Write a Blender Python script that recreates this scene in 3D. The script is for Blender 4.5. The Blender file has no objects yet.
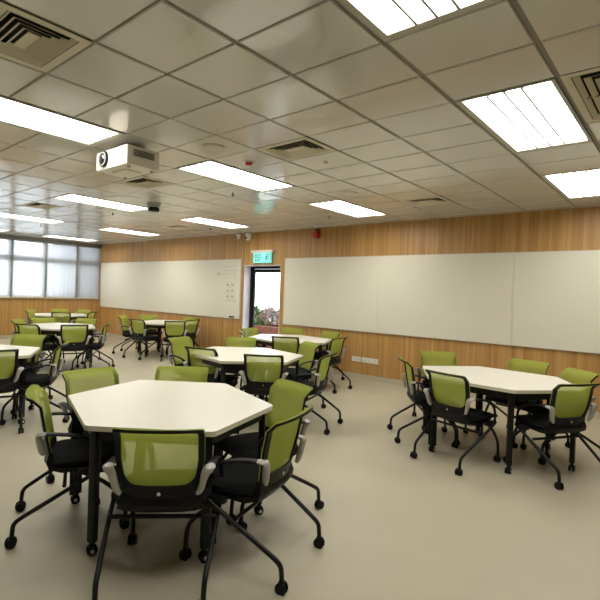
import bpy, bmesh, math, random
from mathutils import Vector, Matrix
random.seed(7)
COL = bpy.context.scene.collection
R = math.radians
PI = math.pi

# ------------------------------------------------------------ materials
def new_mat(name):
    m = bpy.data.materials.new(name); m.use_nodes = True
    return m, m.node_tree.nodes, m.node_tree.links, m.node_tree.nodes['Principled BSDF']

def plain(name, col, rough=.5, metal=0., spec=.5, noise=0., nscale=20., coat=0.):
    m, n, l, b = new_mat(name)
    b.inputs['Base Color'].default_value = (*col, 1)
    b.inputs['Roughness'].default_value = rough
    b.inputs['Metallic'].default_value = metal
    b.inputs['Specular IOR Level'].default_value = spec
    b.inputs['Coat Weight'].default_value = coat
    if noise:
        tc = n.new('ShaderNodeTexCoord'); t = n.new('ShaderNodeTexNoise')
        t.inputs['Scale'].default_value = nscale; t.inputs['Detail'].default_value = 4
        r = n.new('ShaderNodeValToRGB')
        r.color_ramp.elements[0].position = .3; r.color_ramp.elements[1].position = .7
        r.color_ramp.elements[0].color = (*[c*(1-noise) for c in col], 1)
        r.color_ramp.elements[1].color = (*[min(1, c*(1+noise)) for c in col], 1)
        l.new(tc.outputs['Object'], t.inputs['Vector']); l.new(t.outputs['Fac'], r.inputs['Fac'])
        l.new(r.outputs['Color'], b.inputs['Base Color'])
    return m

def emis(name, col, strength):
    m = bpy.data.materials.new(name); m.use_nodes = True
    n, l = m.node_tree.nodes, m.node_tree.links; n.clear()
    e = n.new('ShaderNodeEmission'); o = n.new('ShaderNodeOutputMaterial')
    e.inputs['Color'].default_value = (*col, 1); e.inputs['Strength'].default_value = strength
    l.new(e.outputs[0], o.inputs[0]); return m

def wood(name):
    m, n, l, b = new_mat(name)
    g = n.new('ShaderNodeNewGeometry'); sx = n.new('ShaderNodeSeparateXYZ')
    l.new(g.outputs['Position'], sx.inputs[0])
    ad = n.new('ShaderNodeMath'); ad.operation = 'ADD'
    l.new(sx.outputs['X'], ad.inputs[0]); l.new(sx.outputs['Y'], ad.inputs[1])
    def band(sc, zs, det):
        mx = n.new('ShaderNodeMath'); mx.operation = 'MULTIPLY'; mx.inputs[1].default_value = sc
        mz = n.new('ShaderNodeMath'); mz.operation = 'MULTIPLY'; mz.inputs[1].default_value = zs
        l.new(ad.outputs[0], mx.inputs[0]); l.new(sx.outputs['Z'], mz.inputs[0])
        cb = n.new('ShaderNodeCombineXYZ'); l.new(mx.outputs[0], cb.inputs[0]); l.new(mz.outputs[0], cb.inputs[2])
        t = n.new('ShaderNodeTexNoise'); t.inputs['Scale'].default_value = 1; t.inputs['Detail'].default_value = det
        l.new(cb.outputs[0], t.inputs['Vector']); return t, mx
    a, _ = band(14, .25, 3); c, _ = band(85, .8, 3)
    # staves of about 5 cm with their own tone
    st = n.new('ShaderNodeMath'); st.operation = 'MULTIPLY'; st.inputs[1].default_value = 30.
    fl = n.new('ShaderNodeMath'); fl.operation = 'FLOOR'
    wn = n.new('ShaderNodeTexWhiteNoise'); wn.noise_dimensions = '1D'
    l.new(ad.outputs[0], st.inputs[0]); l.new(st.outputs[0], fl.inputs[0]); l.new(fl.outputs[0], wn.inputs['W'])
    def mul(x, k):
        q = n.new('ShaderNodeMath'); q.operation = 'MULTIPLY'; q.inputs[1].default_value = k; l.new(x, q.inputs[0]); return q.outputs[0]
    def add(x, y):
        q = n.new('ShaderNodeMath'); q.operation = 'ADD'; l.new(x, q.inputs[0]); l.new(y, q.inputs[1]); return q.outputs[0]
    s = add(add(mul(a.outputs['Fac'], .32), mul(c.outputs['Fac'], .48)), mul(wn.outputs['Value'], .20))
    r = n.new('ShaderNodeValToRGB'); e = r.color_ramp.elements
    e[0].position = .34; e[0].color = (.37, .195, .058, 1)
    e[1].position = .66; e[1].color = (.58, .35, .13, 1)
    k = r.color_ramp.elements.new(.5); k.color = (.48, .265, .085, 1)
    l.new(s, r.inputs['Fac']); l.new(r.outputs['Color'], b.inputs['Base Color'])
    b.inputs['Roughness'].default_value = .42
    return m

def ceiling_mat():
    m, n, l, b = new_mat('ceiling_metal_pan')
    g = n.new('ShaderNodeNewGeometry')
    # fine perforation rows pressed in the pans
    mp = n.new('ShaderNodeMapping'); mp.inputs['Rotation'].default_value = (0, 0, R(38))
    w = n.new('ShaderNodeTexWave'); w.inputs['Scale'].default_value = 24; w.inputs['Distortion'].default_value = 1.2
    w.inputs['Detail'].default_value = 1; w.inputs['Detail Scale'].default_value = .6
    l.new(g.outputs['Position'], mp.inputs[0]); l.new(mp.outputs[0], w.inputs['Vector'])
    r = n.new('ShaderNodeValToRGB')
    r.color_ramp.elements[0].color = (.58, .57, .53, 1); r.color_ramp.elements[1].color = (.74, .73, .69, 1)
    l.new(w.outputs['Fac'], r.inputs['Fac']); l.new(r.outputs['Color'], b.inputs['Base Color'])
    b.inputs['Roughness'].default_value = .13
    b.inputs['Specular IOR Level'].default_value = 1.0
    t = n.new('ShaderNodeTexNoise'); t.inputs['Scale'].default_value = 2.1; t.inputs['Detail'].default_value = 1.5
    l.new(g.outputs['Position'], t.inputs['Vector'])
    bp = n.new('ShaderNodeBump'); bp.inputs['Strength'].default_value = .22; bp.inputs['Distance'].default_value = .03
    l.new(t.outputs['Fac'], bp.inputs['Height']); l.new(bp.outputs['Normal'], b.inputs['Normal'])
    return m

def see_through(name, col, trans, transl=.35, rough=.8):
    m, n, l, b = new_mat(name)
    b.inputs['Base Color'].default_value = (*col, 1); b.inputs['Roughness'].default_value = rough
    b.inputs['Specular IOR Level'].default_value = .25
    tl = n.new('ShaderNodeBsdfTranslucent'); tl.inputs['Color'].default_value = (*col, 1)
    tp = n.new('ShaderNodeBsdfTransparent')
    a = n.new('ShaderNodeMixShader'); a.inputs[0].default_value = transl
    c = n.new('ShaderNodeMixShader'); c.inputs[0].default_value = trans
    o = n['Material Output']
    l.new(b.outputs[0], a.inputs[1]); l.new(tl.outputs[0], a.inputs[2])
    l.new(a.outputs[0], c.inputs[1]); l.new(tp.outputs[0], c.inputs[2]); l.new(c.outputs[0], o.inputs[0])
    return m

def glass_mat():
    m = bpy.data.materials.new('clear_glass'); m.use_nodes = True
    n, l = m.node_tree.nodes, m.node_tree.links; n.clear()
    tp = n.new('ShaderNodeBsdfTransparent'); tp.inputs[0].default_value = (.93, .95, .94, 1)
    gl = n.new('ShaderNodeBsdfGlossy'); gl.inputs['Roughness'].default_value = .02
    lw = n.new('ShaderNodeLayerWeight'); lw.inputs[0].default_value = .2
    mx = n.new('ShaderNodeMixShader'); o = n.new('ShaderNodeOutputMaterial')
    ma = n.new('ShaderNodeMath'); ma.operation = 'MULTIPLY'; ma.inputs[1].default_value = .5
    l.new(lw.outputs['Fresnel'], ma.inputs[0]); l.new(ma.outputs[0], mx.inputs[0])
    l.new(tp.outputs[0], mx.inputs[1]); l.new(gl.outputs[0], mx.inputs[2]); l.new(mx.outputs[0], o.inputs[0])
    return m

M = dict(
    wood=wood('wood_veneer'),
    ceil=ceiling_mat(),
    spk=plain('speaker_cream', (.56, .53, .45), .5),
    gap=plain('ceiling_gap', (.035, .03, .022), .8),
    runner=plain('ceiling_runner', (.22, .20, .155), .5),
    floor=plain('vinyl_floor', (.46, .42, .315), .42, noise=.045, nscale=1.6),
    skirt=plain('vinyl_skirting', (.52, .46, .35), .5),
    plaster=plain('painted_plaster', (.72, .68, .74), .7, noise=.03, nscale=6),
    plainwall=plain('cream_wall', (.62, .55, .42), .8, noise=.03, nscale=3),
    board=plain('whiteboard_enamel', (.76, .735, .62), .3, spec=.35, noise=.012, nscale=.8),
    trim=plain('board_trim', (.70, .69, .64), .35, metal=.3),
    seam=plain('board_seam', (.23, .24, .22), .6),
    ink=plain('marker_ink', (.05, .05, .06), .6),
    ink2=plain('faint_marker_ink', (.50, .46, .44), .6),
    top=plain('white_laminate', (.80, .775, .70), .32, spec=.4),
    edge=plain('table_edge_band', (.60, .56, .45), .5),
    black=plain('black_metal', (.006, .006, .0065), .42, spec=.28, noise=.1),
    fabric=plain('black_fabric', (.010, .010, .011), .95, spec=.15, noise=.3, nscale=150),
    plastic=plain('black_plastic', (.006, .006, .0065), .45, spec=.22, noise=.1),
    mesh=see_through('green_mesh', (.46, .53, .095), .20, .42),
    silver=plain('grey_arm_bracket', (.46, .44, .42), .38, metal=.35),
    chrome=plain('chrome', (.75, .75, .75), .15, metal=1.),
    lframe=plain('light_frame', (.50, .48, .42), .4),
    diff=emis('light_diffuser', (1., .965, .87), 10.0),
    vent=plain('vent_cream', (.66, .61, .46), .5),
    dark=plain('vent_dark', (.012, .011, .010), .9),
    alu=plain('dark_aluminium', (.26, .265, .27), .4, metal=.5),
    blind=see_through('roller_blind_cloth', (.52, .53, .56), .09, .6),
    doorf=plain('black_door_frame', (.006, .006, .007), .5, spec=.2),
    glass=glass_mat(),
    white=plain('white_plastic', (.78, .76, .70), .35),
    cream=plain('projector_white', (.80, .77, .68), .35),
    lens=plain('lens_glass', (.02, .02, .03), .05, spec=1.),
    red=plain('red_plastic', (.50, .03, .015), .35),
    sign=emis('exit_sign_green', (.28, .85, .74), .85),
    signw=plain('exit_sign_glyph', (.01, .10, .08), .5),
    grey=plain('grey_plastic', (.36, .36, .35), .5),
    brick=plain('red_brown_brick', (.20, .09, .08), .8, noise=.3, nscale=14),
    pave=plain('pale_paving', (.75, .73, .70), .8, noise=.08),
    concrete=plain('grey_concrete', (.40, .40, .42), .85, noise=.2, nscale=2),
    leaf=plain('dark_green_leaf', (.10, .20, .05), .6, noise=.5, nscale=30),
    leafp=plain('grey_pink_leaf', (.33, .29, .27), .7, noise=.4, nscale=30),
    bark=plain('bark', (.15, .10, .07), .9),
)

# ------------------------------------------------------------ mesh helpers
def add_box(bm, c, s, rot=None, bev=0., mi=0):
    r = bmesh.ops.create_cube(bm, size=1.)
    vs = r['verts']
    for v in vs:
        p = Vector((v.co.x*s[0], v.co.y*s[1], v.co.z*s[2]))
        if rot is not None: p = rot @ p
        v.co = p + Vector(c)
    fs = list({f for v in vs for f in v.link_faces})
    for f in fs: f.material_index = mi
    if bev > 0:
        es = list({e for v in vs for e in v.link_edges})
        bmesh.ops.bevel(bm, geom=es, offset=bev, segments=2, affect='EDGES', profile=.6)

def frames(path):
    out = []; n = len(path); up = None
    for i, p in enumerate(path):
        a = path[max(i-1, 0)]; b = path[min(i+1, n-1)]
        t = (b-a).normalized()
        if up is None:
            up = Vector((1, 0, 0)) if abs(t.x) < .9 else Vector((0, 0, 1))
        s = t.cross(up).normalized(); up = s.cross(t).normalized()
        out.append((p, s, up))
    return out

def smooth_path(pts, k=4):
    pts = [Vector(p) for p in pts]
    out = []
    for i in range(len(pts)-1):
        p0 = pts[max(i-1, 0)]; p1 = pts[i]; p2 = pts[i+1]; p3 = pts[min(i+2, len(pts)-1)]
        for j in range(k):
            t = j/k
            out.append(.5*((2*p1)+(p2-p0)*t+(2*p0-5*p1+4*p2-p3)*t*t+(3*p1-p0-3*p2+p3)*t**3))
    out.append(pts[-1]); return out

def add_sweep(bm, path, w, h=None, n=10, power=2.):
    """sweep an ellipse (w along the side axis, h along the up axis) along the path"""
    h = h or w; rings = []; N = len(path)
    ws = w if isinstance(w, (list, tuple)) else [w]*N
    hs = h if isinstance(h, (list, tuple)) else [h]*N
    for i, (p, s, u) in enumerate(frames(path)):
        ring = []
        for k in range(n):
            a = 2*PI*k/n
            ca, sa = math.cos(a), math.sin(a)
            ca = math.copysign(abs(ca)**(2/power), ca); sa = math.copysign(abs(sa)**(2/power), sa)
            ring.append(bm.verts.new(p + s*ca*ws[i] + u*sa*hs[i]))
        rings.append(ring)
    for a, b in zip(rings, rings[1:]):
        for k in range(n):
            bm.faces.new((a[k], a[(k+1) % n], b[(k+1) % n], b[k]))
    bm.faces.new(rings[0][::-1]); bm.faces.new(rings[-1])

def add_cyl(bm, c, r, h, axis='Z', n=20, r2=None, bev=0.):
    q = bmesh.ops.create_cone(bm, segments=n, radius1=r, radius2=r if r2 is None else r2, depth=h, cap_ends=True)
    rot = {'Z': Matrix.Identity(3), 'X': Matrix.Rotation(PI/2, 3, 'Y'), 'Y': Matrix.Rotation(PI/2, 3, 'X')}[axis]
    for v in q['verts']: v.co = rot @ v.co + Vector(c)
    if bev:
        es = list({e for v in q['verts'] for e in v.link_edges if len(e.link_faces) == 2 and e.calc_face_angle(0) > .9})
        bmesh.ops.bevel(bm, geom=es, offset=bev, segments=2, affect='EDGES')

def add_prism(bm, pts, z0, z1, mi=0, bev=0.):
    lo = [bm.verts.new((x, y, z0)) for x, y in pts]; hi = [bm.verts.new((x, y, z1)) for x, y in pts]
    n = len(pts); fs = [bm.faces.new(lo[::-1]), bm.faces.new(hi)]
    for i in range(n): fs.append(bm.faces.new((lo[i], lo[(i+1) % n], hi[(i+1) % n], hi[i])))
    for f in fs: f.material_index = mi
    return fs

def add_sphere(bm, c, r, sc=(1, 1, 1), u=16, v=10):
    q = bmesh.ops.create_uvsphere(bm, u_segments=u, v_segments=v, radius=r)
    for w in q['verts']: w.co = Vector((w.co.x*sc[0], w.co.y*sc[1], w.co.z*sc[2])) + Vector(c)

def obj(name, bm, mats, parent=None, smooth=False, loc=None):
    me = bpy.data.meshes.new(name)
    bmesh.ops.recalc_face_normals(bm, faces=bm.faces)
    bm.to_mesh(me); bm.free()
    for m in (mats if isinstance(mats, (list, tuple)) else [mats]): me.materials.append(m)
    if smooth:
        for p in me.polygons: p.use_smooth = True
        try: me.set_sharp_from_angle(angle=R(42))
        except Exception: pass
    o = bpy.data.objects.new(name, me); COL.objects.link(o)
    if parent: o.parent = parent
    if loc: o.location = loc
    return o

def tag(o, label, cat, group=None, kind=None):
    o['label'] = label; o['category'] = cat
    if group: o['group'] = group
    if kind: o['kind'] = kind
    return o

def thing(name, label, cat, loc=(0, 0, 0), rz=0., group=None):
    o = bpy.data.objects.new(name, None); COL.objects.link(o)
    o.empty_display_size = .1
    o.location = loc; o.rotation_euler = (0, 0, rz)
    return tag(o, label, cat, group)

def struct(name, bm, mats, parent=None, smooth=False):
    o = obj(name, bm, mats, parent, smooth)
    if not parent: o['kind'] = 'structure'
    return o

def copy_tree(o, parent=None):
    c = o.copy(); COL.objects.link(c); c.parent = parent
    for ch in list(o.children): copy_tree(ch, c)
    return c

B = bmesh.new

# ------------------------------------------------------------ room measures
U = .601                 # ceiling module along the long wall
V = .7288*U              # ceiling module towards the long wall
CZ = 1.463               # eye height
HC = 2.729               # ceiling height
WY = 7.11                # long wall
WX = -13.85              # window wall
EX = 3.0                 # right wall
FY = -3.0                # wall behind
GX = -3.0515*U; GY = 1.9606*U
def gx(c): return GX + c*U
def gy(r): return GY + r*V

# floor
bm = B(); add_box(bm, ((WX+EX)/2, (WY+FY)/2, -.05), (EX-WX+.6, WY-FY+.6, .1)); struct('floor', bm, M['floor'])

# long wall with the door opening
DX0, DX1, DZ, DD = -7.57, -6.48, 2.045, .25
bm = B()
def wbox(bm, x0, x1, z0, z1, y0=WY, y1=WY+.3): add_box(bm, ((x0+x1)/2, (y0+y1)/2, (z0+z1)/2), (x1-x0, y1-y0, z1-z0))
wbox(bm, WX-.3, DX0, .09, HC+.1); wbox(bm, DX1, EX+.3, .09, HC+.1); wbox(bm, DX0, DX1, DZ, HC+.1)
struct('wall_back', bm, M['wood'])
bm = B()
wbox(bm, WX, DX0, 0, .085, WY-.006, WY+.29); wbox(bm, DX1, EX, 0, .085, WY-.006, WY+.29)
struct('baseboard_back', bm, M['skirt'])
# lining of the door opening
bm = B()
wbox(bm, DX0+.001, DX0+.016, 0, DZ, WY+.012, WY+.299); wbox(bm, DX1-.016, DX1-.001, 0, DZ, WY+.012, WY+.299)
wbox(bm, DX0+.016, DX1-.016, DZ-.016, DZ-.001, WY+.012, WY+.299)
struct('trim_1', bm, M['plaster'])
# door: black frame, glazed leaf
bm = B()
f = .06; y0, y1 = WY+.2, WY+.26
X0, X1 = DX0+.017, DX1-.017
wbox(bm, X0, X0+f, 0, DZ-.02, y0, y1); wbox(bm, X1-f, X1, 0, DZ-.02, y0, y1); wbox(bm, X0+f, X1-f, DZ-.07, DZ-.02, y0, y1)
door = struct('door_1', bm, M['doorf'])
bm = B(); a, b_ = X0+f+.005, X1-f-.005; y0, y1 = WY+.21, WY+.25
wbox(bm, a, a+.05, .01, DZ-.075, y0, y1); wbox(bm, b_-.05, b_, .01, DZ-.075, y0, y1)
wbox(bm, a+.05, b_-.05, DZ-.15, DZ-.075, y0, y1); wbox(bm, a+.05, b_-.05, .01, .14, y0, y1)
struct('door_leaf', bm, M['doorf'], door)
bm = B(); wbox(bm, a+.051, b_-.051, .141, DZ-.151, WY+.227, WY+.233); struct('door_glass', bm, M['glass'], door)
bm = B(); add_sweep(bm, smooth_path([(a+.025, WY+.20, .85), (a+.025, WY+.155, .88), (a+.025, WY+.155, 1.12), (a+.025, WY+.20, 1.15)], 4), .011)
struct('door_handle', bm, M['doorf'], door, True)

# window wall
SZ = 1.463+(1.045-1.463)*.939      # sill height
TZ = HC-.06
bays = []
yb = [WY-.005, 6.385]
while yb[-1] > FY+1.2: yb.append(yb[-1]-.858)
bm = B()
add_box(bm, (WX-.1, (WY+FY)/2, SZ/2+.045), (.2, WY-FY, SZ-.09)); struct('wall_left', bm, M['wood'])
bm = B(); add_box(bm, (WX-.1+.003, (WY+FY)/2, .0425), (.2, WY-FY-.02, .085)); struct('baseboard_left', bm, M['skirt'])
bm = B(); add_box(bm, (WX-.11, (WY+FY)/2, (TZ+HC+.1)/2), (.22, WY-FY, HC+.1-TZ))
add_box(bm, (WX-.11, (FY+yb[-1])/2, (SZ+TZ)/2), (.22, yb[-1]-FY, TZ-SZ)); struct('trim_2', bm, M['alu'])
bm = B(); add_box(bm, (WX-.04, (WY+FY)/2, SZ+.012), (.16, WY-FY-.01, .022), bev=.004); struct('trim_3', bm, M['plainwall'])
for i in range(len(yb)-1):
    ya, yc = yb[i+1], yb[i]
    bm = B(); t = .05
    z0, z1 = SZ+.024, TZ
    xx = WX-.13
    for y in (ya+t/2+.001, yc-t/2-.001): add_box(bm, (xx, y, (z0+z1)/2), (.08, t, z1-z0))
    for z in (z0+t/2, 2.14, z1-t/2): add_box(bm, (xx, (ya+yc)/2, z), (.08, yc-ya-2*t-.002, t if z != 2.14 else .15))
    w = struct('window_%d' % (i+1), bm, M['alu'])
    bm = B(); add_box(bm, (xx, (ya+yc)/2, (z0+t+2.063)/2), (.008, yc-ya-2*t-.004, 2.063-z0-t-.003))
    add_box(bm, (xx, (ya+yc)/2, (z1-t+2.217)/2), (.008, yc-ya-2*t-.004, z1-t-2.217-.003))
    struct('window_pane', bm, M['glass'], w)
    # mullion on the room side
    bm = B(); add_box(bm, (WX-.035, ya, (z0+z1)/2), (.07, .05, z1-z0)); struct('window_mullion', bm, M['alu'], w)
    # roller blind
    nm = ['hung right beside the wooden corner wall', 'second from the wooden corner wall', 'third from the wooden corner wall', 'fourth from the corner, cut by the left picture edge']
    bl = thing('roller_blind', 'pale translucent roller blind pulled down, ' + (nm[i] if i < 4 else 'beyond the left picture edge'), 'window blind',
               (WX-.025, (ya+yc)/2, z0+.01), 0, 'roller blinds along the window wall')
    wd = yc-ya-.062
    bm = B(); N = 24
    vs = []
    for k in range(N+1):
        y = -wd/2+wd*k/N; x = .004*math.sin(k*1.7+i)
        vs.append((bm.verts.new((x, y, .02)), bm.verts.new((x*.3, y, z1-z0-.09))))
    for p, q in zip(vs, vs[1:]): bm.faces.new((p[0], q[0], q[1], p[1]))
    obj('blind_cloth', bm, M['blind'], bl)
    bm = B(); add_cyl(bm, (0, 0, z1-z0-.055), .03, wd, 'Y', 16); obj('blind_roller', bm, M['grey'], bl, True)
    bm = B(); add_box(bm, (0, 0, .012), (.022, wd, .022), bev=.004); obj('bottom_bar', bm, M['white'], bl)

bm = B(); add_box(bm, (EX+.1, (WY+FY)/2, HC/2+.05), (.2, WY-FY, HC+.1)); struct('wall_right', bm, M['plainwall'])
bm = B(); add_box(bm, ((WX+EX)/2, FY-.1, HC/2+.05), (EX-WX+.4, .2, HC+.1)); struct('wall_front', bm, M['plainwall'])

# ------------------------------------------------------------ ceiling of metal pans
lights = [(c, r) for c in (1, -4, -9, -14, -19) for r in (-1, 4, 9)]
vents = [(2, 4, 2), (-2, -1, 1), (-2, 4, 1), (-2, 10, 1), (-6, 4, 1), (-11, 4, 1), (-11, 10, 1)]
taken = set()
for c, r in lights:
    for k in range(3): taken.add((c, r+k))
for c, r, h in vents:
    for k in range(h): taken.add((c, r+k))
bm = B()
rr = random.Random(3)
for c in range(-21, 9):
    for r in range(-10, 14):
        if (c, r) in taken: continue
        x0 = max(gx(c)+.013, WX+.002); x1 = min(gx(c+1)-.013, EX-.002)
        y0 = max(gy(r)+.007, FY+.002); y1 = min(gy(r+1)-.007, WY-.002)
        if x1-x0 < .04 or y1-y0 < .04: continue
        ta, tb = rr.uniform(-.0011, .0011), rr.uniform(-.0011, .0011)
        ch = .005
        def vv(x, y, z): return bm.verts.new((x, y, z+ta*((x-x0)/(x1-x0)*2-1)+tb*((y-y0)/(y1-y0)*2-1)))
        lo = [vv(x0+ch, y0+ch, HC), vv(x1-ch, y0+ch, HC), vv(x1-ch, y1-ch, HC), vv(x0+ch, y1-ch, HC)]
        hi = [vv(x0, y0, HC+.006), vv(x1, y0, HC+.006), vv(x1, y1, HC+.006), vv(x0, y1, HC+.006)]
        tp = [vv(x0, y0, HC+.03), vv(x1, y0, HC+.03), vv(x1, y1, HC+.03), vv(x0, y1, HC+.03)]
        bm.faces.new(lo)
        for i in range(4):
            bm.faces.new((lo[i], lo[(i+1) % 4], hi[(i+1) % 4], hi[i])); bm.faces.new((hi[i], hi[(i+1) % 4], tp[(i+1) % 4], tp[i]))
n0 = len(bm.faces)
add_box(bm, ((WX+EX)/2, (WY+FY)/2, HC+.14), (EX-WX+.4, WY-FY+.4, .04), mi=1)
for c in range(-20, 9):     # main runners sit just above the gaps
    add_box(bm, (gx(c), (WY+FY)/2, HC+.014), (.022, WY-FY-.004, .012), mi=2)
for r in range(-9, 14):
    add_box(bm, ((WX+EX)/2, gy(r), HC+.014), (EX-WX-.004, .012, .010), mi=2)
ce = struct('ceiling', bm, [M['ceil'], M['gap'], M['runner']])

# recessed light panels
def make_light():
    t = thing('ceiling_light', '', 'ceiling light')
    bm = B(); w, h = U-.03, 3*V-.02; z = HC
    fl_, fr_, fn_, ff_ = .038, .022, .014, .048
    dw, dh = w-fl_-fr_, h-fn_-ff_; dx_, dy_ = (fl_-fr_)/2, (fn_-ff_)/2
    add_box(bm, (-w/2+fl_/2, 0, .01), (fl_, h, .03)); add_box(bm, (w/2-fr_/2, 0, .01), (fr_, h, .03))
    add_box(bm, (dx_, -h/2+fn_/2, .01), (dw, fn_, .03)); add_box(bm, (dx_, h/2-ff_/2, .01), (dw, ff_, .03))
    add_box(bm, (0, 0, .035), (w, h, .02))
    obj('light_frame', bm, M['lframe'], t)
    bm = B(); add_box(bm, (dx_, dy_, .013), (dw-.002, dh-.002, .008)); obj('diffuser', bm, M['diff'], t)
    for u in (-.10, 0, .10):
        bm = B(); add_box(bm, (u+dx_, dy_, -.001), (.013, dh-.002, .018)); obj('divider', bm, M['grey'], t)
    return t
lnames = {(1, 4): 'large square-on ceiling light panel at upper right above the right table',
          (1, -1): 'ceiling light panel cut by the top picture edge', (1, 9): 'ceiling light panel nearest the right picture edge above the long whiteboard',
          (-4, -1): 'long ceiling light panel at upper left, in front of the projector', (-4, 4): 'bright ceiling light panel in the middle, beside the red smoke detector',
          (-4, 9): 'ceiling light panel in the centre, close to the wall above the long whiteboard',
          (-9, 4): 'ceiling light panel behind the projector, left of the small black ceiling unit', (-9, 9): 'ceiling light panel near the wood wall, above the left whiteboard and the camera',
          (-14, 4): 'thin-looking far ceiling light panel at the left picture edge, second row from windows', (-14, 9): 'far ceiling light panel above the left end of the left whiteboard',
          (-19, 9): 'farthest ceiling light panel, next to the last roller blind', (-19, 4): 'far ceiling light panel by the windows at the left picture edge'}
L0 = make_light()
for i, (c, r) in enumerate(lights):
    o = L0 if i == 0 else copy_tree(L0)
    o.location = (gx(c+.5), gy(r+1.5), HC)
    tag(o, lnames.get((c, r), 'recessed ceiling light panel outside the picture, behind or beside the viewer'), 'ceiling light', 'recessed ceiling light panels')

# air vents: square cone diffusers
def make_vent(w, h, label):
    t = thing('air_vent', label, 'air vent', group='square air vents in the ceiling')
    bm = B()
    rings = [(0, .035)]
    def rect_ring(bm, a, wd, zo, zi):
        # a: inset of outer edge, sloping inward/upward
        o = [(-w/2+a, -h/2+a), (w/2-a, -h/2+a), (w/2-a, h/2-a), (-w/2+a, h/2-a)]
        n_ = [(-w/2+a+wd, -h/2+a+wd), (w/2-a-wd, -h/2+a+wd), (w/2-a-wd, h/2-a-wd), (-w/2+a+wd, h/2-a-wd)]
        A = [bm.verts.new((*p, zo)) for p in o]; Bv = [bm.verts.new((*p, zi)) for p in n_]
        A2 = [bm.verts.new((*p, zo+.003)) for p in o]; B2 = [bm.verts.new((*p, zi+.003)) for p in n_]
        for i in range(4):
            j = (i+1) % 4
            bm.faces.new((A[i], A[j], Bv[j], Bv[i])); bm.faces.new((A2[i], B2[i], B2[j], A2[j]))
            bm.faces.new((A[i], A2[i], A2[j], A[j])); bm.faces.new((Bv[i], Bv[j], B2[j], B2[i]))
    rect_ring(bm, 0, .045, 0, 0)
    obj('vent_frame', bm, M['vent'], t)
    n = 5; s = (min(w, h)/2-.045)/n
    for k in range(n-1):
        bm = B(); rect_ring(bm, .050+k*s, s*.62, .0, .018)
        for fc in bm.faces:
            zs = [q.co.z for q in fc.verts]
            ups = [q for q in zs if abs(q-.003) < 1e-5 or abs(q-.021) < 1e-5]
            if len(ups) == 4: fc.material_index = 1
        obj('vent_louvre', bm, [M['vent'], M['dark']], t)
    bm = B(); a = .05+(n-1)*s; add_box(bm, (0, 0, .008), (w-2*a, h-2*a, .006)); obj('vent_centre', bm, M['vent'], t)
    bm = B(); add_box(bm, (0, 0, .075), (w-.02, h-.02, .01)); obj('vent_backing', bm, M['dark'], t)
    return t
vl = {(2, 4): 'large cream ceiling air vent at the right picture edge beside the light panel', (-2, -1): 'big cream ceiling air vent in the top left corner',
      (-2, 4): 'ceiling air vent in the middle, between the centre light panel and the square sensor panel', (-2, 10): 'small-looking ceiling air vent near the wall above the long whiteboard',
      (-6, 4): 'ceiling air vent just behind the projector', (-11, 4): 'far ceiling air vent at left between two thin light panels', (-11, 10): 'far ceiling air vent near the wall above the left whiteboard'}
for c, r, h in vents:
    o = make_vent(U-.024, h*V-.01, vl[(c, r)]); o.location = (gx(c+.5), gy(r+h/2), HC)

# slot vents close to the long wall
for c0, ln, lb in ((-3.9, 1.0, 'narrow black slot vent in the ceiling edge above the long whiteboard'), (-6.1, .7, 'short black slot vent in the ceiling beside the red alarm'), (-16.6, 1.0, 'narrow black slot vent in the ceiling edge above the left whiteboard')):
    t = thing('slot_vent', lb, 'air vent', (gx(c0+ln/2), gy(13.22), HC+.001), 0, 'slot vents along the wall')
    w_ = ln*U
    bm = B(); add_box(bm, (0, -.034, -.003), (w_, .012, .010)); add_box(bm, (0, .034, -.003), (w_, .012, .010)); add_box(bm, (-w_/2+.006, 0, -.003), (.012, .056, .010)); add_box(bm, (w_/2-.006, 0, -.003), (.012, .056, .010)); obj('slot_frame', bm, M['vent'], t)
    bm = B(); add_box(bm, (0, 0, -.001), (w_-.024, .056, .004)); obj('slot_opening', bm, M['dark'], t)
    bm = B(); add_box(bm, (0, 0, -.005), (w_-.024, .006, .006)); obj('slot_blade', bm, M['grey'], t)

# flush speakers, sprinklers, detectors
def make_speaker():
    t = thing('ceiling_speaker', '', 'ceiling speaker', group='round flush speakers')
    bm = B(); add_cyl(bm, (0, 0, -.004), .105, .008, n=32, bev=.002); obj('rim', bm, M['spk'], t, True)
    bm = B(); add_cyl(bm, (0, 0, -.010), .088, .005, n=32); obj('grille', bm, M['spk'], t, True)
    return t
S = make_speaker(); S.location = (gx(-2.43), gy(3.44), HC+.004); S['label'] = 'round cream flush speaker just left of the middle air vent, by the centre light'
S2 = copy_tree(S); S2.location = (gx(-2.44), gy(8.36), HC+.004); S2['label'] = 'round cream flush speaker in front of the centre light panel near the wall'
def make_sprinkler():
    t = thing('sprinkler_head', '', 'sprinkler', group='sprinkler heads')
    bm = B(); add_cyl(bm, (0, 0, -.003), .03, .006, n=16); obj('collar', bm, M['white'], t, True)
    bm = B(); add_cyl(bm, (0, 0, -.028), .008, .045, n=10); obj('stem', bm, M['black'], t, True)
    bm = B(); add_cyl(bm, (0, 0, -.052), .02, .006, n=14); obj('deflector', bm, M['black'], t, True)
    return t
sp = make_sprinkler()
for i, (c, r, lb) in enumerate([(-4.53, 6.55, 'small sprinkler head below the front edge of the centre light panel'), (-9.57, 6.6, 'small sprinkler head under the light panel left of the black ceiling unit'),
                                (-14.55, 6.65, 'small sprinkler head at far left between thin light panels'), (-4.38, 11.0, 'small sprinkler head close to the wall above the red alarm'),
                                (-9.41, 11.2, 'small sprinkler head close to the wall above the left whiteboard')]):
    o = sp if i == 0 else copy_tree(sp); o.location = (gx(c), gy(r), HC+.004); o['label'] = lb
t = thing('smoke_detector', 'small red smoke detector on the ceiling beside the centre light panel', 'smoke detector', (gx(-2.56), gy(4.59), HC+.004))
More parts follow.
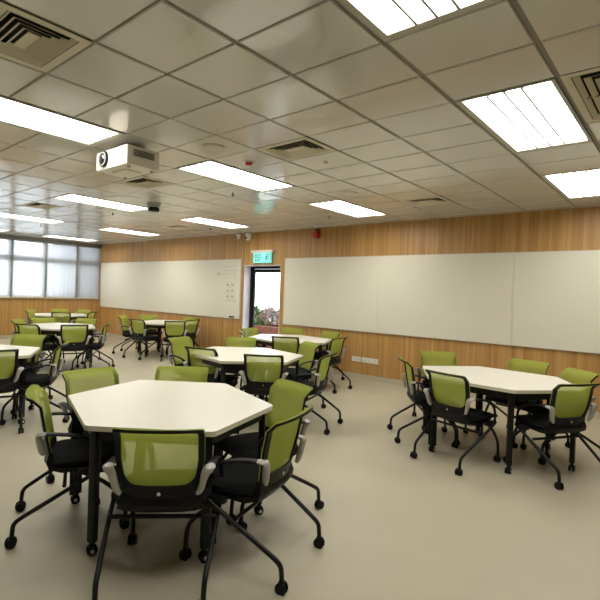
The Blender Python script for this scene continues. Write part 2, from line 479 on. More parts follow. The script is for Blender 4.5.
bm = B(); add_cyl(bm, (0, 0, -.006), .055, .012, n=24, bev=.003); obj('detector_base', bm, M['white'], t, True)
bm = B(); add_cyl(bm, (0, 0, -.025), .028, .026, n=20, r2=.04); obj('detector_head', bm, M['red'], t, True)
t = thing('ceiling_unit', 'small black unit hanging on a pale mount from the ceiling behind the projector', 'ceiling sensor', (gx(-7.25), gy(6.34), HC+.004))
bm = B(); add_cyl(bm, (0, 0, -.035), .085, .07, n=24, r2=.105); obj('mount', bm, M['grey'], t, True)
bm = B(); add_cyl(bm, (0, 0, -.10), .088, .06, n=24, r2=.078, bev=.012); obj('unit_body', bm, M['plastic'], t, True)
t = thing('sensor_panel', 'square access plate with a tiny white sensor beside the middle air vent', 'sensor panel', (gx(-1.5), gy(5.5), HC+.004))
bm = B()
for sx_, sy_, w_, h_ in ((0, -.1, .42, .004), (0, .1, .42, .004), (-.21, 0, .004, .204), (.21, 0, .004, .204)): add_box(bm, (sx_, sy_, -.001), (w_, h_, .004))
obj('plate_edge', bm, M['runner'], t)
bm = B(); add_cyl(bm, (0, 0, -.012), .02, .022, n=16, bev=.004); obj('sensor', bm, M['white'], t, True)
bm = B()
for k in range(4): add_box(bm, (.12, -.03+k*.02, -.001), (.08, .008, .004))
obj('grille', bm, M['runner'], t)

# ------------------------------------------------------------ things on the long wall
def whiteboard(label, x0, x1, z0, z1, seams, group=None):
    t = thing('whiteboard', label, 'whiteboard', ((x0+x1)/2, WY, z0), 0, 'wall whiteboards')
    L = x1-x0; H = z1-z0; xs = [-L/2]+[s-(x0+x1)/2 for s in seams]+[L/2]
    for a, b in zip(xs, xs[1:]):
        bm = B(); add_box(bm, ((a+b)/2, -.016, H/2), (b-a-.003, .022, H-.01)); obj('panel', bm, M['board'], t)
    bm = B(); add_box(bm, (0, -.0025, H/2), (L-.01, .004, H-.02)); obj('backing', bm, M['seam'], t)
    bm = B()
    add_box(bm, (0, -.017, H), (L+.02, .032, .012)); add_box(bm, (0, -.017, 0), (L+.02, .032, .012))
    add_box(bm, (-L/2-.004, -.017, H/2), (.012, .032, H-.013)); add_box(bm, (L/2+.004, -.017, H/2), (.012, .032, H-.013))
    obj('frame', bm, M['trim'], t)
    return t
wb1 = whiteboard('whiteboard on the left half of the wall, with faint writing at its right end', -13.78, -7.64, .862, 2.17, [-11.74, -9.70])
wb2 = whiteboard('longer blank whiteboard right of the glass door, running out of the picture', -6.33, .20, .845, 2.16, [-4.18, -1.97])
# dry marks along the last seam of the long board
bm = B()
for k, (z, l_) in enumerate([(.30, .26), (.60, .24), (.86, .2)]): add_box(bm, (-1.97+3.065-.012-.004*k, -.0278, z), (.004, .001, l_))
obj('dry_marks', bm, M['ink2'], wb2)
# writing on the left board : a faint ruled table and three rows of two dark words
bm = B(); bx = -(-13.78-7.64)/2
def mark(bm, x, z, w, h): add_box(bm, (x+bx, -.0278, z-.862), (w, .0012, h))
for z in (2.02, 1.93, 1.78, 1.66): mark(bm, -8.02, z, .50, .006)
for x in (-7.85, -7.78): mark(bm, x, 1.84, .006, .24)
for k in range(7): mark(bm, -8.42+.02*k, 1.85+.012*math.sin(k*2.1), .012, .05)
for k in range(16): mark(bm, -8.22+.028*k, 1.85+.008*math.sin(k*1.7), .016, .012)
obj('faint_writing', bm, M['ink2'], wb1)
bm = B(); rw = random.Random(5)
for z in (1.60, 1.47, 1.345):
    for xa in (-8.07, -7.92):
        for k in range(4):
            x = xa+.022*k
            mark(bm, x, z+rw.uniform(-.012, .012), .006, .045); mark(bm, x+.008, z+rw.uniform(-.02, .02), .016, .006)
    for k in range(9): mark(bm, -8.08+.028*k, z-.055+rw.uniform(-.004, .004), .014, .004)
for k in range(12): mark(bm, -8.06+.026*k, 1.25+rw.uniform(-.006, .006), .012, .008)
obj('handwriting', bm, M['ink'], wb1)
t = thing('board_eraser', 'small black eraser clipped at the bottom right of the left whiteboard', 'eraser', (-7.86, WY-.031, .87))
bm = B(); add_box(bm, (0, -.018, .028), (.13, .034, .03), bev=.006); obj('handle', bm, M['plastic'], t)
bm = B(); add_box(bm, (0, -.018, .009), (.13, .034, .01)); obj('felt', bm, M['grey'], t)

# exit sign
t = thing('exit_sign', 'lit green exit sign with Chinese and English letters above the glass door', 'exit sign', (-6.96, WY, 2.085))
bm = B(); add_box(bm, (0, -.045, .235), (.62, .088, .055), bev=.006); obj('housing', bm, M['cream'], t)
bm = B(); add_box(bm, (.0, -.045, .104), (.53, .022, .206), bev=.003); obj('sign_panel', bm, M['sign'], t)
bm = B(); add_box(bm, (-.272, -.045, .104), (.012, .03, .206)); add_box(bm, (.272, -.045, .104), (.012, .03, .206)); obj('side_frame', bm, M['alu'], t)
def text(name, body, size, mat, parent, loc):
    cu = bpy.data.curves.new(name, 'FONT'); cu.body = body; cu.size = size; cu.extrude = .001; cu.offset = .0015
    cu.align_x = 'CENTER'; cu.align_y = 'CENTER'
    tmp = bpy.data.objects.new(name+'_c', cu); COL.objects.link(tmp)
    bpy.context.view_layer.update()
    me = bpy.data.meshes.new_from_object(tmp.evaluated_get(bpy.context.evaluated_depsgraph_get()))
    bpy.data.objects.remove(tmp)
    me.materials.clear(); me.materials.append(mat)
    o = bpy.data.objects.new(name, me); COL.objects.link(o); o.parent = parent
    o.location = loc; o.rotation_euler = (PI/2, 0, 0); return o
text('lettering', '出口', .10, M['signw'], t, (-.135, -.0575, .135))
text('lettering', 'EXIT', .075, M['signw'], t, (-.135, -.0575, .052))
bm = B()     # running figure through a doorway
add_sphere(bm, (.135, -.058, .165), .014, (1, .15, 1), 10, 8)
def stroke(bm, p, q, w): add_sweep(bm, [Vector((p[0], -.058, p[1])), Vector((q[0], -.058, q[1]))], w, w, 8)
for p, q, w in (((.13, .145), (.118, .10), .010), ((.128, .14), (.155, .118), .006), ((.128, .14), (.10, .125), .006), ((.12, .10), (.145, .075), .008),
                ((.145, .075), (.138, .045), .007), ((.118, .10), (.10, .072), .008), ((.10, .072), (.078, .068), .007)): stroke(bm, p, q, w)
for p, q in (((.175, .03), (.175, .18)), ((.175, .18), (.235, .18)), ((.235, .18), (.235, .03))): stroke(bm, p, q, .005)
obj('running_figure', bm, M['signw'], t)

# red alarm on the wall, cameras by the ceiling
t = thing('fire_alarm', 'round red fire alarm high on the wood wall above the long whiteboard', 'fire alarm', (-5.55, WY, 2.60))
bm = B(); add_box(bm, (0, -.02, 0), (.13, .04, .13), bev=.01); obj('alarm_base', bm, M['red'], t, True)
bm = B(); add_cyl(bm, (0, -.07, 0), .06, .06, 'Y', 28, bev=.012); obj('alarm_sounder', bm, M['red'], t, True)
bm = B(); add_box(bm, (.02, -.04, .085), (.09, .05, .025), bev=.006); obj('bracket', bm, M['black'], t)
def camera(x, label, s):
    t = thing('security_camera', label, 'security camera', (x, WY-.16, HC), 0, 'small ceiling cameras by the door')
    bm = B(); add_cyl(bm, (0, 0, -.012), .045*s, .024, n=20); obj('ceiling_mount', bm, M['grey'], t, True)
    bm = B(); add_cyl(bm, (0, 0, -.024-.045*s), .052*s, .09*s, n=20, r2=.062*s, bev=.01*s); add_sphere(bm, (0, 0, -.024-.09*s), .050*s); obj('camera_body', bm, M['white'], t, True)
    bm = B(); add_cyl(bm, (-.0, -.05*s, -.024-.088*s), .018*s, .03*s, 'Y', 14); obj('camera_lens', bm, M['lens'], t, True)
camera(-7.29, 'white ceiling camera with a black lens, the larger one nearer the exit sign', 1.15)
camera(-7.61, 'smaller grey-white ceiling camera, left of the larger one', .8)

def socket(x0, x1, label, gangs):
    t = thing('wall_socket', label, 'wall socket', ((x0+x1)/2, WY, .30), 0, 'low wall sockets')
    w = x1-x0
    bm = B(); add_box(bm, (0, -.006, .04), (w, .012, .088), bev=.003); obj('faceplate', bm, M['white'], t)
    for k in range(gangs):
        bm = B(); cx_ = -w/2+w*(k+.5)/gangs
        for dx, dz in ((0, .062), (-.018, .035), (.018, .035)): add_box(bm, (cx_+dx, -.0125, dz), (.007, .002, .012))
        obj('pin_holes', bm, M['dark'], t)
socket(-4.665, -4.475, 'white twin wall socket low on the wood wall, the left one', 2)
socket(-4.455, -4.13, 'wider white wall socket plate low on the wood wall, the right one', 3)

# ------------------------------------------------------------ projector
t = thing('projector', 'white ceiling projector with a big black lens, hung from a short pole', 'projector', (-3.95, 2.24, HC))
zb, zt = 2.50-HC, 2.675-HC
bm = B(); add_box(bm, (0, 0, (zb+zt)/2), (.54, .32, zt-zb), bev=.03); obj('projector_body', bm, M['cream'], t, True)
bm = B(); add_cyl(bm, (-.105, -.165, (zb+zt)/2+.005), .070, .030, 'Y', 32, bev=.005); obj('lens_barrel', bm, M['plastic'], t, True)
bm = B(); add_sphere(bm, (-.105, -.165, (zb+zt)/2+.005), .045, (1, .62, 1), 24, 12); obj('lens', bm, M['lens'], t, True)
bm = B()
for k in range(32):
    a0_, a1_ = 2*PI*k/32, 2*PI*(k+1)/32
    v_ = [bm.verts.new((-.105+r_*math.cos(q_), y_, (zb+zt)/2+.005+r_*math.sin(q_))) for r_, y_ in ((.060, -.1815), (.050, -.1825)) for q_ in (a0_, a1_)]
    bm.faces.new((v_[0], v_[1], v_[3], v_[2]))
obj('lens_ring', bm, M['silver'], t, True)
bm = B()
for k in range(5): add_box(bm, (.2705, .0, zt-.04-.012*k), (.004, .20, .006))
obj('side_grille', bm, M['dark'], t)
bm = B()
for k in range(3): add_box(bm, (.03+.06*k, -.1605, (zb+zt)/2+.02), (.035, .004, .02), bev=.001)
obj('front_buttons', bm, M['grey'], t)
bm = B(); add_cyl(bm, (.02, .02, zt/2+.0), .022, -zt, n=16); add_box(bm, (.02, .02, zt+.005), (.24, .24, .012)); add_box(bm, (.02, .02, -.008), (.16, .16, .012)); obj('mount_pole', bm, M['grey'], t)
bm = B(); add_box(bm, (.0, .0, zb-.006), (.22, .16, .012), bev=.004); obj('filter_cover', bm, M['cream'], t)
bm = B()
for sx_ in (-.22, .22):
    for sy_ in (-.11, .11): add_cyl(bm, (sx_, sy_, zb-.008), .014, .016, n=12)
obj('feet', bm, M['grey'], t)

# ------------------------------------------------------------ tables
HEX = [(.79, 0), (.40, .57), (-.40, .57), (-.79, 0), (-.40, -.57), (.40, -.57)]
TH = .724
def rounded(pts, r=.03, k=4):
    out = []; n = len(pts)
    for i in range(n):
        p = Vector(pts[i]); a = (Vector(pts[i-1])-p).normalized(); b = (Vector(pts[(i+1) % n])-p).normalized()
        for j in range(k+1):
            s = j/k; q = p+a*r*(1-s)**2+b*r*s**2; out.append((q.x, q.y))
    return out
def make_table():
    t = thing('hexagonal_table', '', 'table')
    bm = B()
    top = add_prism(bm, rounded(HEX), TH-.028, TH)
    for f in bm.faces: f.material_index = 0 if abs(f.normal.z) > .5 else 1
    bm.normal_update()
    for f in bm.faces: f.material_index = 1 if abs(f.normal.z) < .5 else 0
    obj('tabletop', bm, [M['top'], M['edge']], t)
    bm = B()
    ins = [(x*.895, y*.895) for x, y in HEX]
    for i in range(6):
        a = Vector((*ins[i], 0)); b = Vector((*ins[(i+1) % 6], 0)); d = b-a
        add_box(bm, ((a+b)/2+Vector((0, 0, TH-.062))), (d.length-.05, .03, .06), Matrix.Rotation(math.atan2(d.y, d.x), 3, 'Z'))
    add_box(bm, (0, 0, TH-.062), (1.25, .04, .06))
    obj('table_frame', bm, M['black'], t)
    for i, (x, y) in enumerate(ins):
        bm = B(); a = math.atan2(y, x)
        add_box(bm, (x, y, (TH-.03+.07)/2), (.040, .048, TH-.03-.07), Matrix.Rotation(a, 3, 'Z'), bev=.01)
        lg = obj('leg', bm, M['black'], t)
        bm = B(); add_cyl(bm, (x, y, .058), .012, .03, n=12); add_box(bm, (x, y, .045), (.03, .036, .02), bev=.004)
        for s in (-.014, .014): add_cyl(bm, (x+s, y, .025), .025, .014, 'X', 18, bev=.003)
        obj('caster', bm, M['plastic'], lg, True)
        bm = B()
        for s in (-.0225, .0225): add_cyl(bm, (x+s, y, .026), .012, .003, 'X', 14)
        obj('wheel_hub', bm, M['chrome'], lg, True)
    return t

# ------------------------------------------------------------ chairs
def back_pt(u, v, off=0.):
    """u -1..1 across, v 0..1 up ; off = offset towards the rear"""
    hw = .168 + .042*(min(1, max(0, v)/.5)**.8)
    e = max(0, (v-.78)/.22)
    z = .455+.384*v - .016*e**2
    y = -.205 - .058*v - .068*e**2
    y += .035*abs(u)**2.2*(1-.35*v)
    p = Vector((u*hw, y, z))
    if off:
        dz = .384-.145*e; dy = -.058-.62*e
        nrm = Vector((0, dz, -dy)).normalized(); p -= nrm*off
    return p
def outline(n, inner):
    """closed list of (u, v); rounded rectangle"""
    pts = []
    if inner: u0, u1, v0, v1, ru, rv = -.865, .865, .165, .962, .26, .15
    else: u0, u1, v0, v1, ru, rv = -1, 1, 0, 1, .10, .045
    cs = [(u1-ru, v1-rv*(.35 if inner else 1), 0), (u0+ru, v1-rv*(.35 if inner else 1), 90), (u0+ru, v0+rv, 180), (u1-ru, v0+rv, 270)]
    seg = []
    for i, (cu, cv, a0) in enumerate(cs):
        rvv = rv*(.35 if (inner and i < 2) else 1); ruu = ru*(.3 if (inner and i < 2) else 1)
        if inner and i < 2: cu = (u1-ruu) if i == 0 else (u0+ruu)
        arc = [(cu+ruu*math.cos(R(a0+90*k/6)), cv+rvv*math.sin(R(a0+90*k/6))) for k in range(7)]
        seg.append(arc)
    for i in range(4):
        pts += seg[i]
        p, q = seg[i][-1], seg[(i+1) % 4][0]
        for k in range(1, n): pts.append((p[0]+(q[0]-p[0])*k/n, p[1]+(q[1]-p[1])*k/n))
    return pts

def make_chair():
    t = thing('conference_chair', '', 'chair')
    # seat cushion
    bm = B(); nx, ny = 14, 14; g = []
    def seat_pt(i, j, zt):
        u = -1+2*i/nx; v = -1+2*j/ny
        k = .5*(abs(u)**4+abs(v)**4)
        x = u*.232*(1-.05*v*v)*(1-.06*abs(v)**6); y = .02+v*.222*(1-.05*u*u)
        z = (.462 - .022*(abs(u)**6+abs(v)**6) - .012*(1-u*u)*(1-v*v) - .02*max(0, v)**3) if zt else (.405+.014*(abs(u)**4+abs(v)**4))
        return Vector((x, y, z))
    T_ = [[bm.verts.new(seat_pt(i, j, True)) for j in range(ny+1)] for i in range(nx+1)]
    B_ = [[bm.verts.new(seat_pt(i, j, False)) for j in range(ny+1)] for i in range(nx+1)]
    for i in range(nx):
        for j in range(ny):
            bm.faces.new((T_[i][j], T_[i+1][j], T_[i+1][j+1], T_[i][j+1])); bm.faces.new((B_[i][j], B_[i][j+1], B_[i+1][j+1], B_[i+1][j]))
    for i in range(nx):
        bm.faces.new((T_[i][0], B_[i][0], B_[i+1][0], T_[i+1][0])); bm.faces.new((T_[i][ny], T_[i+1][ny], B_[i+1][ny], B_[i][ny]))
    for j in range(ny):
        bm.faces.new((T_[0][j], T_[0][j+1], B_[0][j+1], B_[0][j])); bm.faces.new((T_[nx][j], B_[nx][j], B_[nx][j+1], T_[nx][j+1]))
    obj('seat', bm, M['fabric'], t, True)
    # plastic pan under the seat, deeper at the rear, sweeping up to the back
    bm = B(); N = 12
    prof = [(.20, .400, .19), (.12, .375, .205), (.0, .358, .212), (-.12, .356, .212), (-.190, .378, .205), (-.222, .42, .195), (-.212, .465, .18)]
    up = [(.20, .41), (.12, .402), (0, .40), (-.12, .40), (-.165, .415), (-.185, .45), (-.19, .485)]
    L_, Uu = [], []
    for (y, z, w), (y2, z2) in zip(prof, up):
        L_.append([bm.verts.new((-w+2*w*k/N, y+.02*(abs(-1+2*k/N)**3)*(z > .4), z+.018*abs(-1+2*k/N)**4)) for k in range(N+1)])
        Uu.append([bm.verts.new((-w+2*w*k/N, y2+.02*(abs(-1+2*k/N)**3)*(z > .4), z2+.004)) for k in range(N+1)])
    for i in range(len(prof)-1):
        for k in range(N):
            bm.faces.new((L_[i][k], L_[i][k+1], L_[i+1][k+1], L_[i+1][k])); bm.faces.new((Uu[i][k], Uu[i+1][k], Uu[i+1][k+1], Uu[i][k+1]))
        bm.faces.new((L_[i][0], L_[i+1][0], Uu[i+1][0], Uu[i][0])); bm.faces.new((L_[i][N], Uu[i][N], Uu[i+1][N], L_[i+1][N]))
    for k in range(N):
        bm.faces.new((L_[0][k], Uu[0][k], Uu[0][k+1], L_[0][k+1])); bm.faces.new((L_[-1][k], L_[-1][k+1], Uu[-1][k+1], Uu[-1][k]))
    obj('seat_pan', bm, M['plastic'], t, True)
    # green mesh
    bm = B(); out = outline(6, False)
    n = len(out); rings = []
    for s in (1, .975, .945, .91, .87, .82, .74, .62, .45, .25, .1):
        rings.append([bm.verts.new(back_pt(u*s, .5+(v-.5)*s if True else v)) for u, v in out])
    for a, b in zip(rings, rings[1:]):
        for k in range(n): bm.faces.new((a[k], a[(k+1) % n], b[(k+1) % n], b[k]))
    c = bm.verts.new(back_pt(0, .5))
    for k in range(n): bm.faces.new((rings[-1][k], rings[-1][(k+1) % n], c))
    mesh = obj('backrest', bm, M['mesh'], t, True)
    # black rear frame
    bm = B(); inn = outline(6, True); n = len(out)
    def loop(f_, off):
        return [bm.verts.new(back_pt((a[0]*(1-f_)+b[0]*f_)*.994, (a[1]*(1-f_)+b[1]*f_)*.988+.006, off)) for a, b in zip(out, inn)]
    loops = [loop(f_, .005) for f_ in (0, .2, .4, .6, .8, 1)]+[loop(f_, .018) for f_ in (1, .8, .6, .4, .2, 0)]
    for la, lb in zip(loops, loops[1:]+loops[:1]):
        for k in range(n):
            j = (k+1) % n; bm.faces.new((la[k], la[j], lb[j], lb[k]))
    bf = obj('back_frame', bm, M['plastic'], t, True)
    bm = B(); p = back_pt(0, .085, .021); add_cyl(bm, p, .0095, .006, 'Y', 16, bev=.0015); obj('badge', bm, M['chrome'], bf, True)
    # arms
    for s in (-1, 1):
        bm = B()
        arm = smooth_path([(s*.238, -.228, .614), (s*.244, -.14, .610), (s*.252, -.03, .590), (s*.262, .045, .552), (s*.270, .070, .515), (s*.277, .072, .46), (s*.279, .072, .395)], 5)
        k = len(arm); ws = [.022 if i < k*.45 else .021-.010*min(1, (i-k*.45)/(k*.2)) for i in range(k)]
        # flat pad: wide across, thin vertically
        rings_ = []
        nn = 12
        for i, pt in enumerate(arm):
            a_ = arm[max(i-1, 0)]; b2 = arm[min(i+1, k-1)]; tg = (b2-a_).normalized(); sd = Vector((1, 0, 0)); upv = sd.cross(tg).normalized()
            rings_.append([bm.verts.new(pt+sd*ws[i]*math.cos(2*PI*q/nn)+upv*.010*math.sin(2*PI*q/nn)) for q in range(nn)])
        for a_, b2 in zip(rings_, rings_[1:]):
            for q in range(nn): bm.faces.new((a_[q], a_[(q+1) % nn], b2[(q+1) % nn], b2[q]))
        bm.faces.new(rings_[0][::-1]); bm.faces.new(rings_[-1])
        ao = obj('armrest', bm, M['plastic'], t, True)
        bm = B()
        br = smooth_path([(s*.180, -.222, .484), (s*.194, -.228, .502), (s*.203, -.233, .530), (s*.211, -.238, .565), (s*.221, -.244, .596), (s*.234, -.238, .613), (s*.240, -.205, .616)], 5)
        k = len(br)
        rings_ = []
        for i, pt in enumerate(br):
            a_ = br[max(i-1, 0)]; b2 = br[min(i+1, k-1)]; tg = (b2-a_).normalized()
            f_ = i/(k-1); sd = Vector((1, 0, 0)) if f_ > .75 else Vector((1, .0, 0))
            sd = (sd-tg*sd.dot(tg)).normalized(); upv = sd.cross(tg).normalized()
            w_ = (.016+.013*max(0, f_-.4)/.6)*(.6+.4*min(1, (1-f_)*8+.3))*(.6+.4*min(1, f_*5)); h2 = .011+.009*math.sin(PI*min(1, f_*1.1))
            rings_.append([bm.verts.new(pt+sd*w_*math.cos(2*PI*q/nn)+upv*h2*math.sin(2*PI*q/nn)) for q in range(nn)])
        for a_, b2 in zip(rings_, rings_[1:]):
            for q in range(nn): bm.faces.new((a_[q], a_[(q+1) % nn], b2[(q+1) % nn], b2[q]))
        bm.faces.new(rings_[0][::-1]); bm.faces.new(rings_[-1])
        br_ = obj('arm_bracket', bm, M['silver'], ao, True); br_['label'] = 'grey curved arm bracket'
    # legs
    for s in (-1, 1):
        for path, cx in (([(s*.279, .085, .395), (s*.270, -.07, .305), (s*.246, -.295, .172), (s*.241, -.348, .132), (s*.239, -.358, .090), (s*.239, -.360, .055)], (s*.239, -.360)),
                         ([(s*.262, -.02, .385), (s*.252, .07, .335), (s*.232, .18, .235), (s*.226, .222, .175), (s*.225, .232, .11), (s*.225, .234, .055)], (s*.225, .234))):
            bm = B(); add_sweep(bm, smooth_path(path, 4), .0125, .0125, 10)
            lg = obj('leg', bm, M['black'], t, True)
            bm = B()
            for d in (-.013, .013): add_cyl(bm, (cx[0]+d, cx[1]-.004, .026), .026, .018, 'X', 18, bev=.004)
            add_box(bm, (cx[0], cx[1], .045), (.016, .03, .024), bev=.005)
            obj('caster', bm, M['plastic'], lg, True)
    bm = B()
    add_sweep(bm, [Vector((-.279, .080, .392)), Vector((.279, .080, .392))], .013, .013, 10)
    add_sweep(bm, [Vector((-.266, -.105, .318)), Vector((.266, -.105, .318))], .011, .011, 10)
    for s in (-1, 1): add_box(bm, (s*.258, .035, .390), (.04, .14, .035), bev=.008)
    obj('under_frame', bm, M['black'], t)
    return t

# table centre x, y, angle, description
tables = [
    ('near', -2.65, 1.86, -18, 'nearest and largest-looking white hexagonal table at the front left'),
    ('right', -1.47, 4.77, -4.8, 'white hexagonal table on the right in front of the long whiteboard'),
    ('mid', -4.09, 3.92, -10.5, 'white hexagonal table in the middle, just behind the nearest one'),
    ('door', -5.10, 5.90, -8, 'white hexagonal table by the glass door'),
    ('board', -9.00, 6.18, -20, 'white hexagonal table in front of the left whiteboard'),
    ('edge', -5.96, 1.61, 26.6, 'white hexagonal table cut by the left picture edge'),
    ('far', -8.80, 3.77, -22, 'white hexagonal table at far left, second from the windows'),
    ('window', -12.20, 5.25, -20, 'farthest white hexagonal table, near the window wall'),
]
T0 = make_table()
for i, (k, x, y, a, lb) in enumerate(tables):
    o = T0 if i == 0 else copy_tree(T0)
    o.location = (x, y, 0); o.rotation_euler = (0, 0, R(a))
    tag(o, lb, 'table', 'white hexagonal tables')

# chairs : position of the top of the back, facing angle, description
chairs = [
    (-1.855, 1.238, 135, 'green chair with its back turned at the front of the nearest table'),
    (-3.05, 1.13, 65, 'green chair seen from the side at the left front of the nearest table'),
    (-3.58, 1.75, 3, 'green chair facing us at the far left corner of the nearest table'),
    (-3.24, 2.40, -46, 'green chair facing us behind the middle of the nearest table'),
    (-2.16, 2.60, -104, 'green chair at the right rear side of the nearest table, back partly hidden'),
    (-1.59, 1.95, 195, 'green chair at the right end of the nearest table, rolled out and closest to us'),
    (-2.35, 4.50, 38, 'green chair seen edge-on at the left end of the right table'),
    (-1.67, 3.98, 76, 'green chair with its back turned at the near left of the right table'),
    (-.66, 4.40, 147, 'green chair with its back turned at the near right of the right table'),
    (-2.38, 5.50, -55, 'green chair behind the left end of the right table, by the sockets'),
    (-1.35, 5.63, -102, 'green chair behind the middle of the right table against the wood panelling'),
    (-.78, 5.26, -134, 'green chair behind the right table, cut by the right picture edge'),
    (-4.25, 3.33, 105, 'green chair with its back turned at the near left side of the middle table'),
    (-5.30, 3.80, 14, 'green chair at the left end of the middle table, back turned part sideways'),
    (-3.39, 3.50, 128, 'green chair with its back turned between the nearest and middle tables'),
    (-3.01, 4.21, 198, 'green chair seen edge-on at the right end of the middle table'),
    (-3.85, 4.93, -112, 'green chair behind the right part of the middle table'),
    (-4.88, 4.58, -45, 'green chair behind the left part of the middle table'),
    (-4.63, 5.22, 120, 'green chair, back turned, at the near side of the table by the door'),
    (-4.10, 5.96, 185, 'green chair, back turned, at the right end of the table by the door'),
    (-5.72, 6.67, -58, 'green chair behind the table by the door, under the whiteboard edge'),
    (-4.85, 6.75, -99, 'green chair at the right rear of the table by the door, against the panelling'),
    (-6.05, 5.83, 8, 'green chair left of the table by the door, in front of the doorway'),
    (-5.62, 5.22, 48, 'green chair at the near left of the table by the door, mostly hidden'),
    (-8.80, 5.26, 100, 'green chair, back turned, left front of the table below the left whiteboard'),
    (-8.04, 5.71, 145, 'green chair, back turned, right front of the table below the left whiteboard'),
    (-9.84, 5.53, 40, 'green chair at the left end of the table below the left whiteboard'),
    (-10.0, 6.33, -28, 'green chair behind the left part of the table below the left whiteboard'),
    (-8.95, 6.85, -85, 'green chair behind the right part of the table below the left whiteboard'),
    (-8.28, 6.38, -172, 'green chair at the right end of the table below the left whiteboard'),
    (-5.10, 1.585, 165, 'green chair with its back turned at the table cut by the left picture edge'),
    (-5.32, 2.37, -122, 'green chair seen edge-on right of the table cut by the left picture edge'),
    (-6.43, 2.42, -55, 'green chair behind the table cut by the left picture edge'),
    (-8.20, 2.97, 118, 'green chair with its back turned at the near left of the far left table'),
    (-7.78, 3.58, 160, 'green chair with its back turned at the near right of the far left table'),
    (-7.90, 4.26, -125, 'green chair seen edge-on at the right end of the far left table'),
    (-9.62, 3.79, -5, 'green chair behind the left part of the far left table'),
    (-9.20, 4.49, -55, 'green chair behind the right part of the far left table'),
    (-9.30, 3.20, 48, 'green chair at the left end of the far left table'),
    (-11.45, 4.92, 148, 'green chair with its back turned at the near side of the farthest table'),
    (-12.75, 4.70, 40, 'green chair at the left end of the farthest table'),
    (-13.05, 5.58, -20, 'green chair behind the farthest table, close to the windows'),
    (-12.50, 6.02, -65, 'green chair at the right rear of the farthest table'),
    (-11.55, 5.80, -140, 'green chair at the right end of the farthest table'),
]
C0 = make_chair()
BK = -.325
for i, (x, y, f, lb) in enumerate(chairs):
    o = C0 if i == 0 else copy_tree(C0)
    rz = R(f)-PI/2                      # local +Y faces forward
    off = Matrix.Rotation(rz, 3, 'Z') @ Vector((0, BK, 0))
    o.location = (x-off.x, y-off.y, 0); o.rotation_euler = (0, 0, rz)
    tag(o, lb, 'chair', 'green mesh-back conference chairs')

# ------------------------------------------------------------ outdoors, seen through door and blinds
bm = B(); add_box(bm, (-8, WY+8.5, -.06), (40, 16, .1)); add_box(bm, (WX-6.4, 2, -.06), (12, 24, .1)); struct('ground_outside', bm, M['pave']) if False else None
bm.free()
bm = B(); add_box(bm, (-9, WY+6.3, -.08), (16, 12, .1)); o = obj('terrace', bm, M['pave']); tag(o, 'pale paved terrace outside the glass door', 'terrace', kind='structure')
t = thing('brick_planter', 'low red-brown brick planter outside the glass door', 'planter', (-8.5, WY+1.6, -.03))
bm = B(); add_box(bm, (0, -.27, .33), (3.2, .1, .66), bev=.01); add_box(bm, (0, .55, .33), (3.2, .1, .66), bev=.01); add_box(bm, (-1.55, .14, .33), (.1, .72, .66)); add_box(bm, (1.55, .14, .33), (.1, .72, .66)); obj('planter_wall', bm, M['brick'], t)
bm = B(); add_box(bm, (0, .14, .52), (3.0, .72, .1)); obj('soil', bm, M['bark'], t)
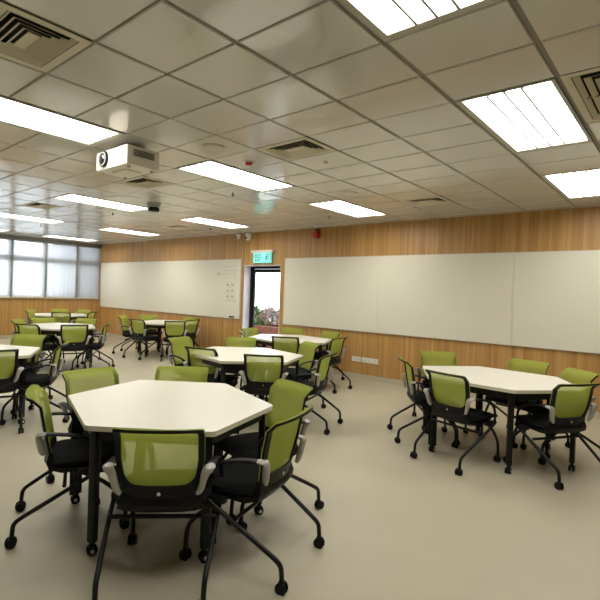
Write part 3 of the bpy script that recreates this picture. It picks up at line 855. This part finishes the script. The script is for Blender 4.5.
def bush(name, label, loc, rx, rz_, mat, n, seed, ls=.055):
    r_ = random.Random(seed)
    t = thing(name, label, 'shrub', loc, 0, 'shrubs in the planter outside the door')
    bm = B()
    for k in range(n):
        a = r_.uniform(0, 2*PI); b = math.acos(r_.uniform(-.25, 1)); q = r_.uniform(.45, 1)**.5
        c = Vector((math.sin(b)*math.cos(a)*rx*q, math.sin(b)*math.sin(a)*rx*.75*q, rz_*(.35+.65*math.cos(b)*q)))
        d = Vector((r_.gauss(0, 1), r_.gauss(0, 1), r_.gauss(.4, 1))).normalized(); e = d.cross(Vector((r_.gauss(0, 1), r_.gauss(0, 1), 1))).normalized(); L = ls*r_.uniform(.7, 1.4)
        g = d.cross(e)*L*.12
        vs = [bm.verts.new(c+p) for p in (-d*L, e*L*.4+g, d*L, -e*L*.4+g)]
        bm.faces.new(vs)
    obj('foliage', bm, mat, t)
    bm = B()
    for k in range(5):
        a = 2*PI*k/5; add_sweep(bm, [Vector((0, 0, -.02)), Vector((math.cos(a)*rx*.25, math.sin(a)*rx*.2, rz_*.35)), Vector((math.cos(a)*rx*.5, math.sin(a)*rx*.35, rz_*.65))], .009, .009, 6)
    obj('stem', bm, M['bark'], t)
bush('shrub', 'dark green shrub at the left of the planter outside the door', (-9.0, WY+1.7, .55), .38, .55, M['leaf'], 700, 1)
bush('shrub', 'large grey-pink flowering shrub in the planter outside the door', (-8.38, WY+1.75, .55), .38, .55, M['leafp'], 1100, 2, .045)
bush('shrub', 'low green shrub in front of the pinkish one outside the door', (-8.65, WY+1.5, .55), .28, .26, M['leaf'], 400, 3, .04)
# a grey pier stands outside the window nearest the corner
bm = B(); add_box(bm, (WX-1.2, 6.95, 1.6), (.6, 1.3, 3.4)); add_box(bm, (WX-1.2, 6.95, 3.35), (.7, 1.4, .12))
tag(obj('concrete_pier', bm, M['concrete']), 'grey concrete pier standing outside the window by the corner', 'pillar', kind='structure')

# ------------------------------------------------------------ world, camera
w = bpy.data.worlds.new('daylight'); bpy.context.scene.world = w; w.use_nodes = True
bg = w.node_tree.nodes['Background']; bg.inputs[0].default_value = (.86, .92, 1., 1); bg.inputs[1].default_value = 3.2

cam = bpy.data.cameras.new('camera'); co = bpy.data.objects.new('camera', cam); COL.objects.link(co)
f, yaw, pitch, roll = 471.16, .6956, -.0131, .0368
cam.sensor_fit = 'HORIZONTAL'; cam.sensor_width = 36; cam.lens = 36*f/600
cam.clip_start = .05; cam.clip_end = 200
cy, sy, cp, sp_ = math.cos(yaw), math.sin(yaw), math.cos(pitch), math.sin(pitch)
fw = Vector((-sy*cp, cy*cp, sp_)); r0 = Vector((cy, sy, 0)); u0 = r0.cross(fw)
c_, s_ = math.cos(roll), math.sin(roll)
rx = c_*r0+s_*u0; ux = -s_*r0+c_*u0
mt = Matrix((rx, ux, -fw)).transposed().to_4x4(); mt.translation = Vector((0, 0, CZ))
co.matrix_world = mt
sc = bpy.context.scene; sc.camera = co
sc.view_settings.view_transform = 'Standard'; sc.view_settings.look = 'None'
sc.view_settings.gamma = 1; sc.view_settings.use_curve_mapping = False
sc.view_settings.exposure = 0.72
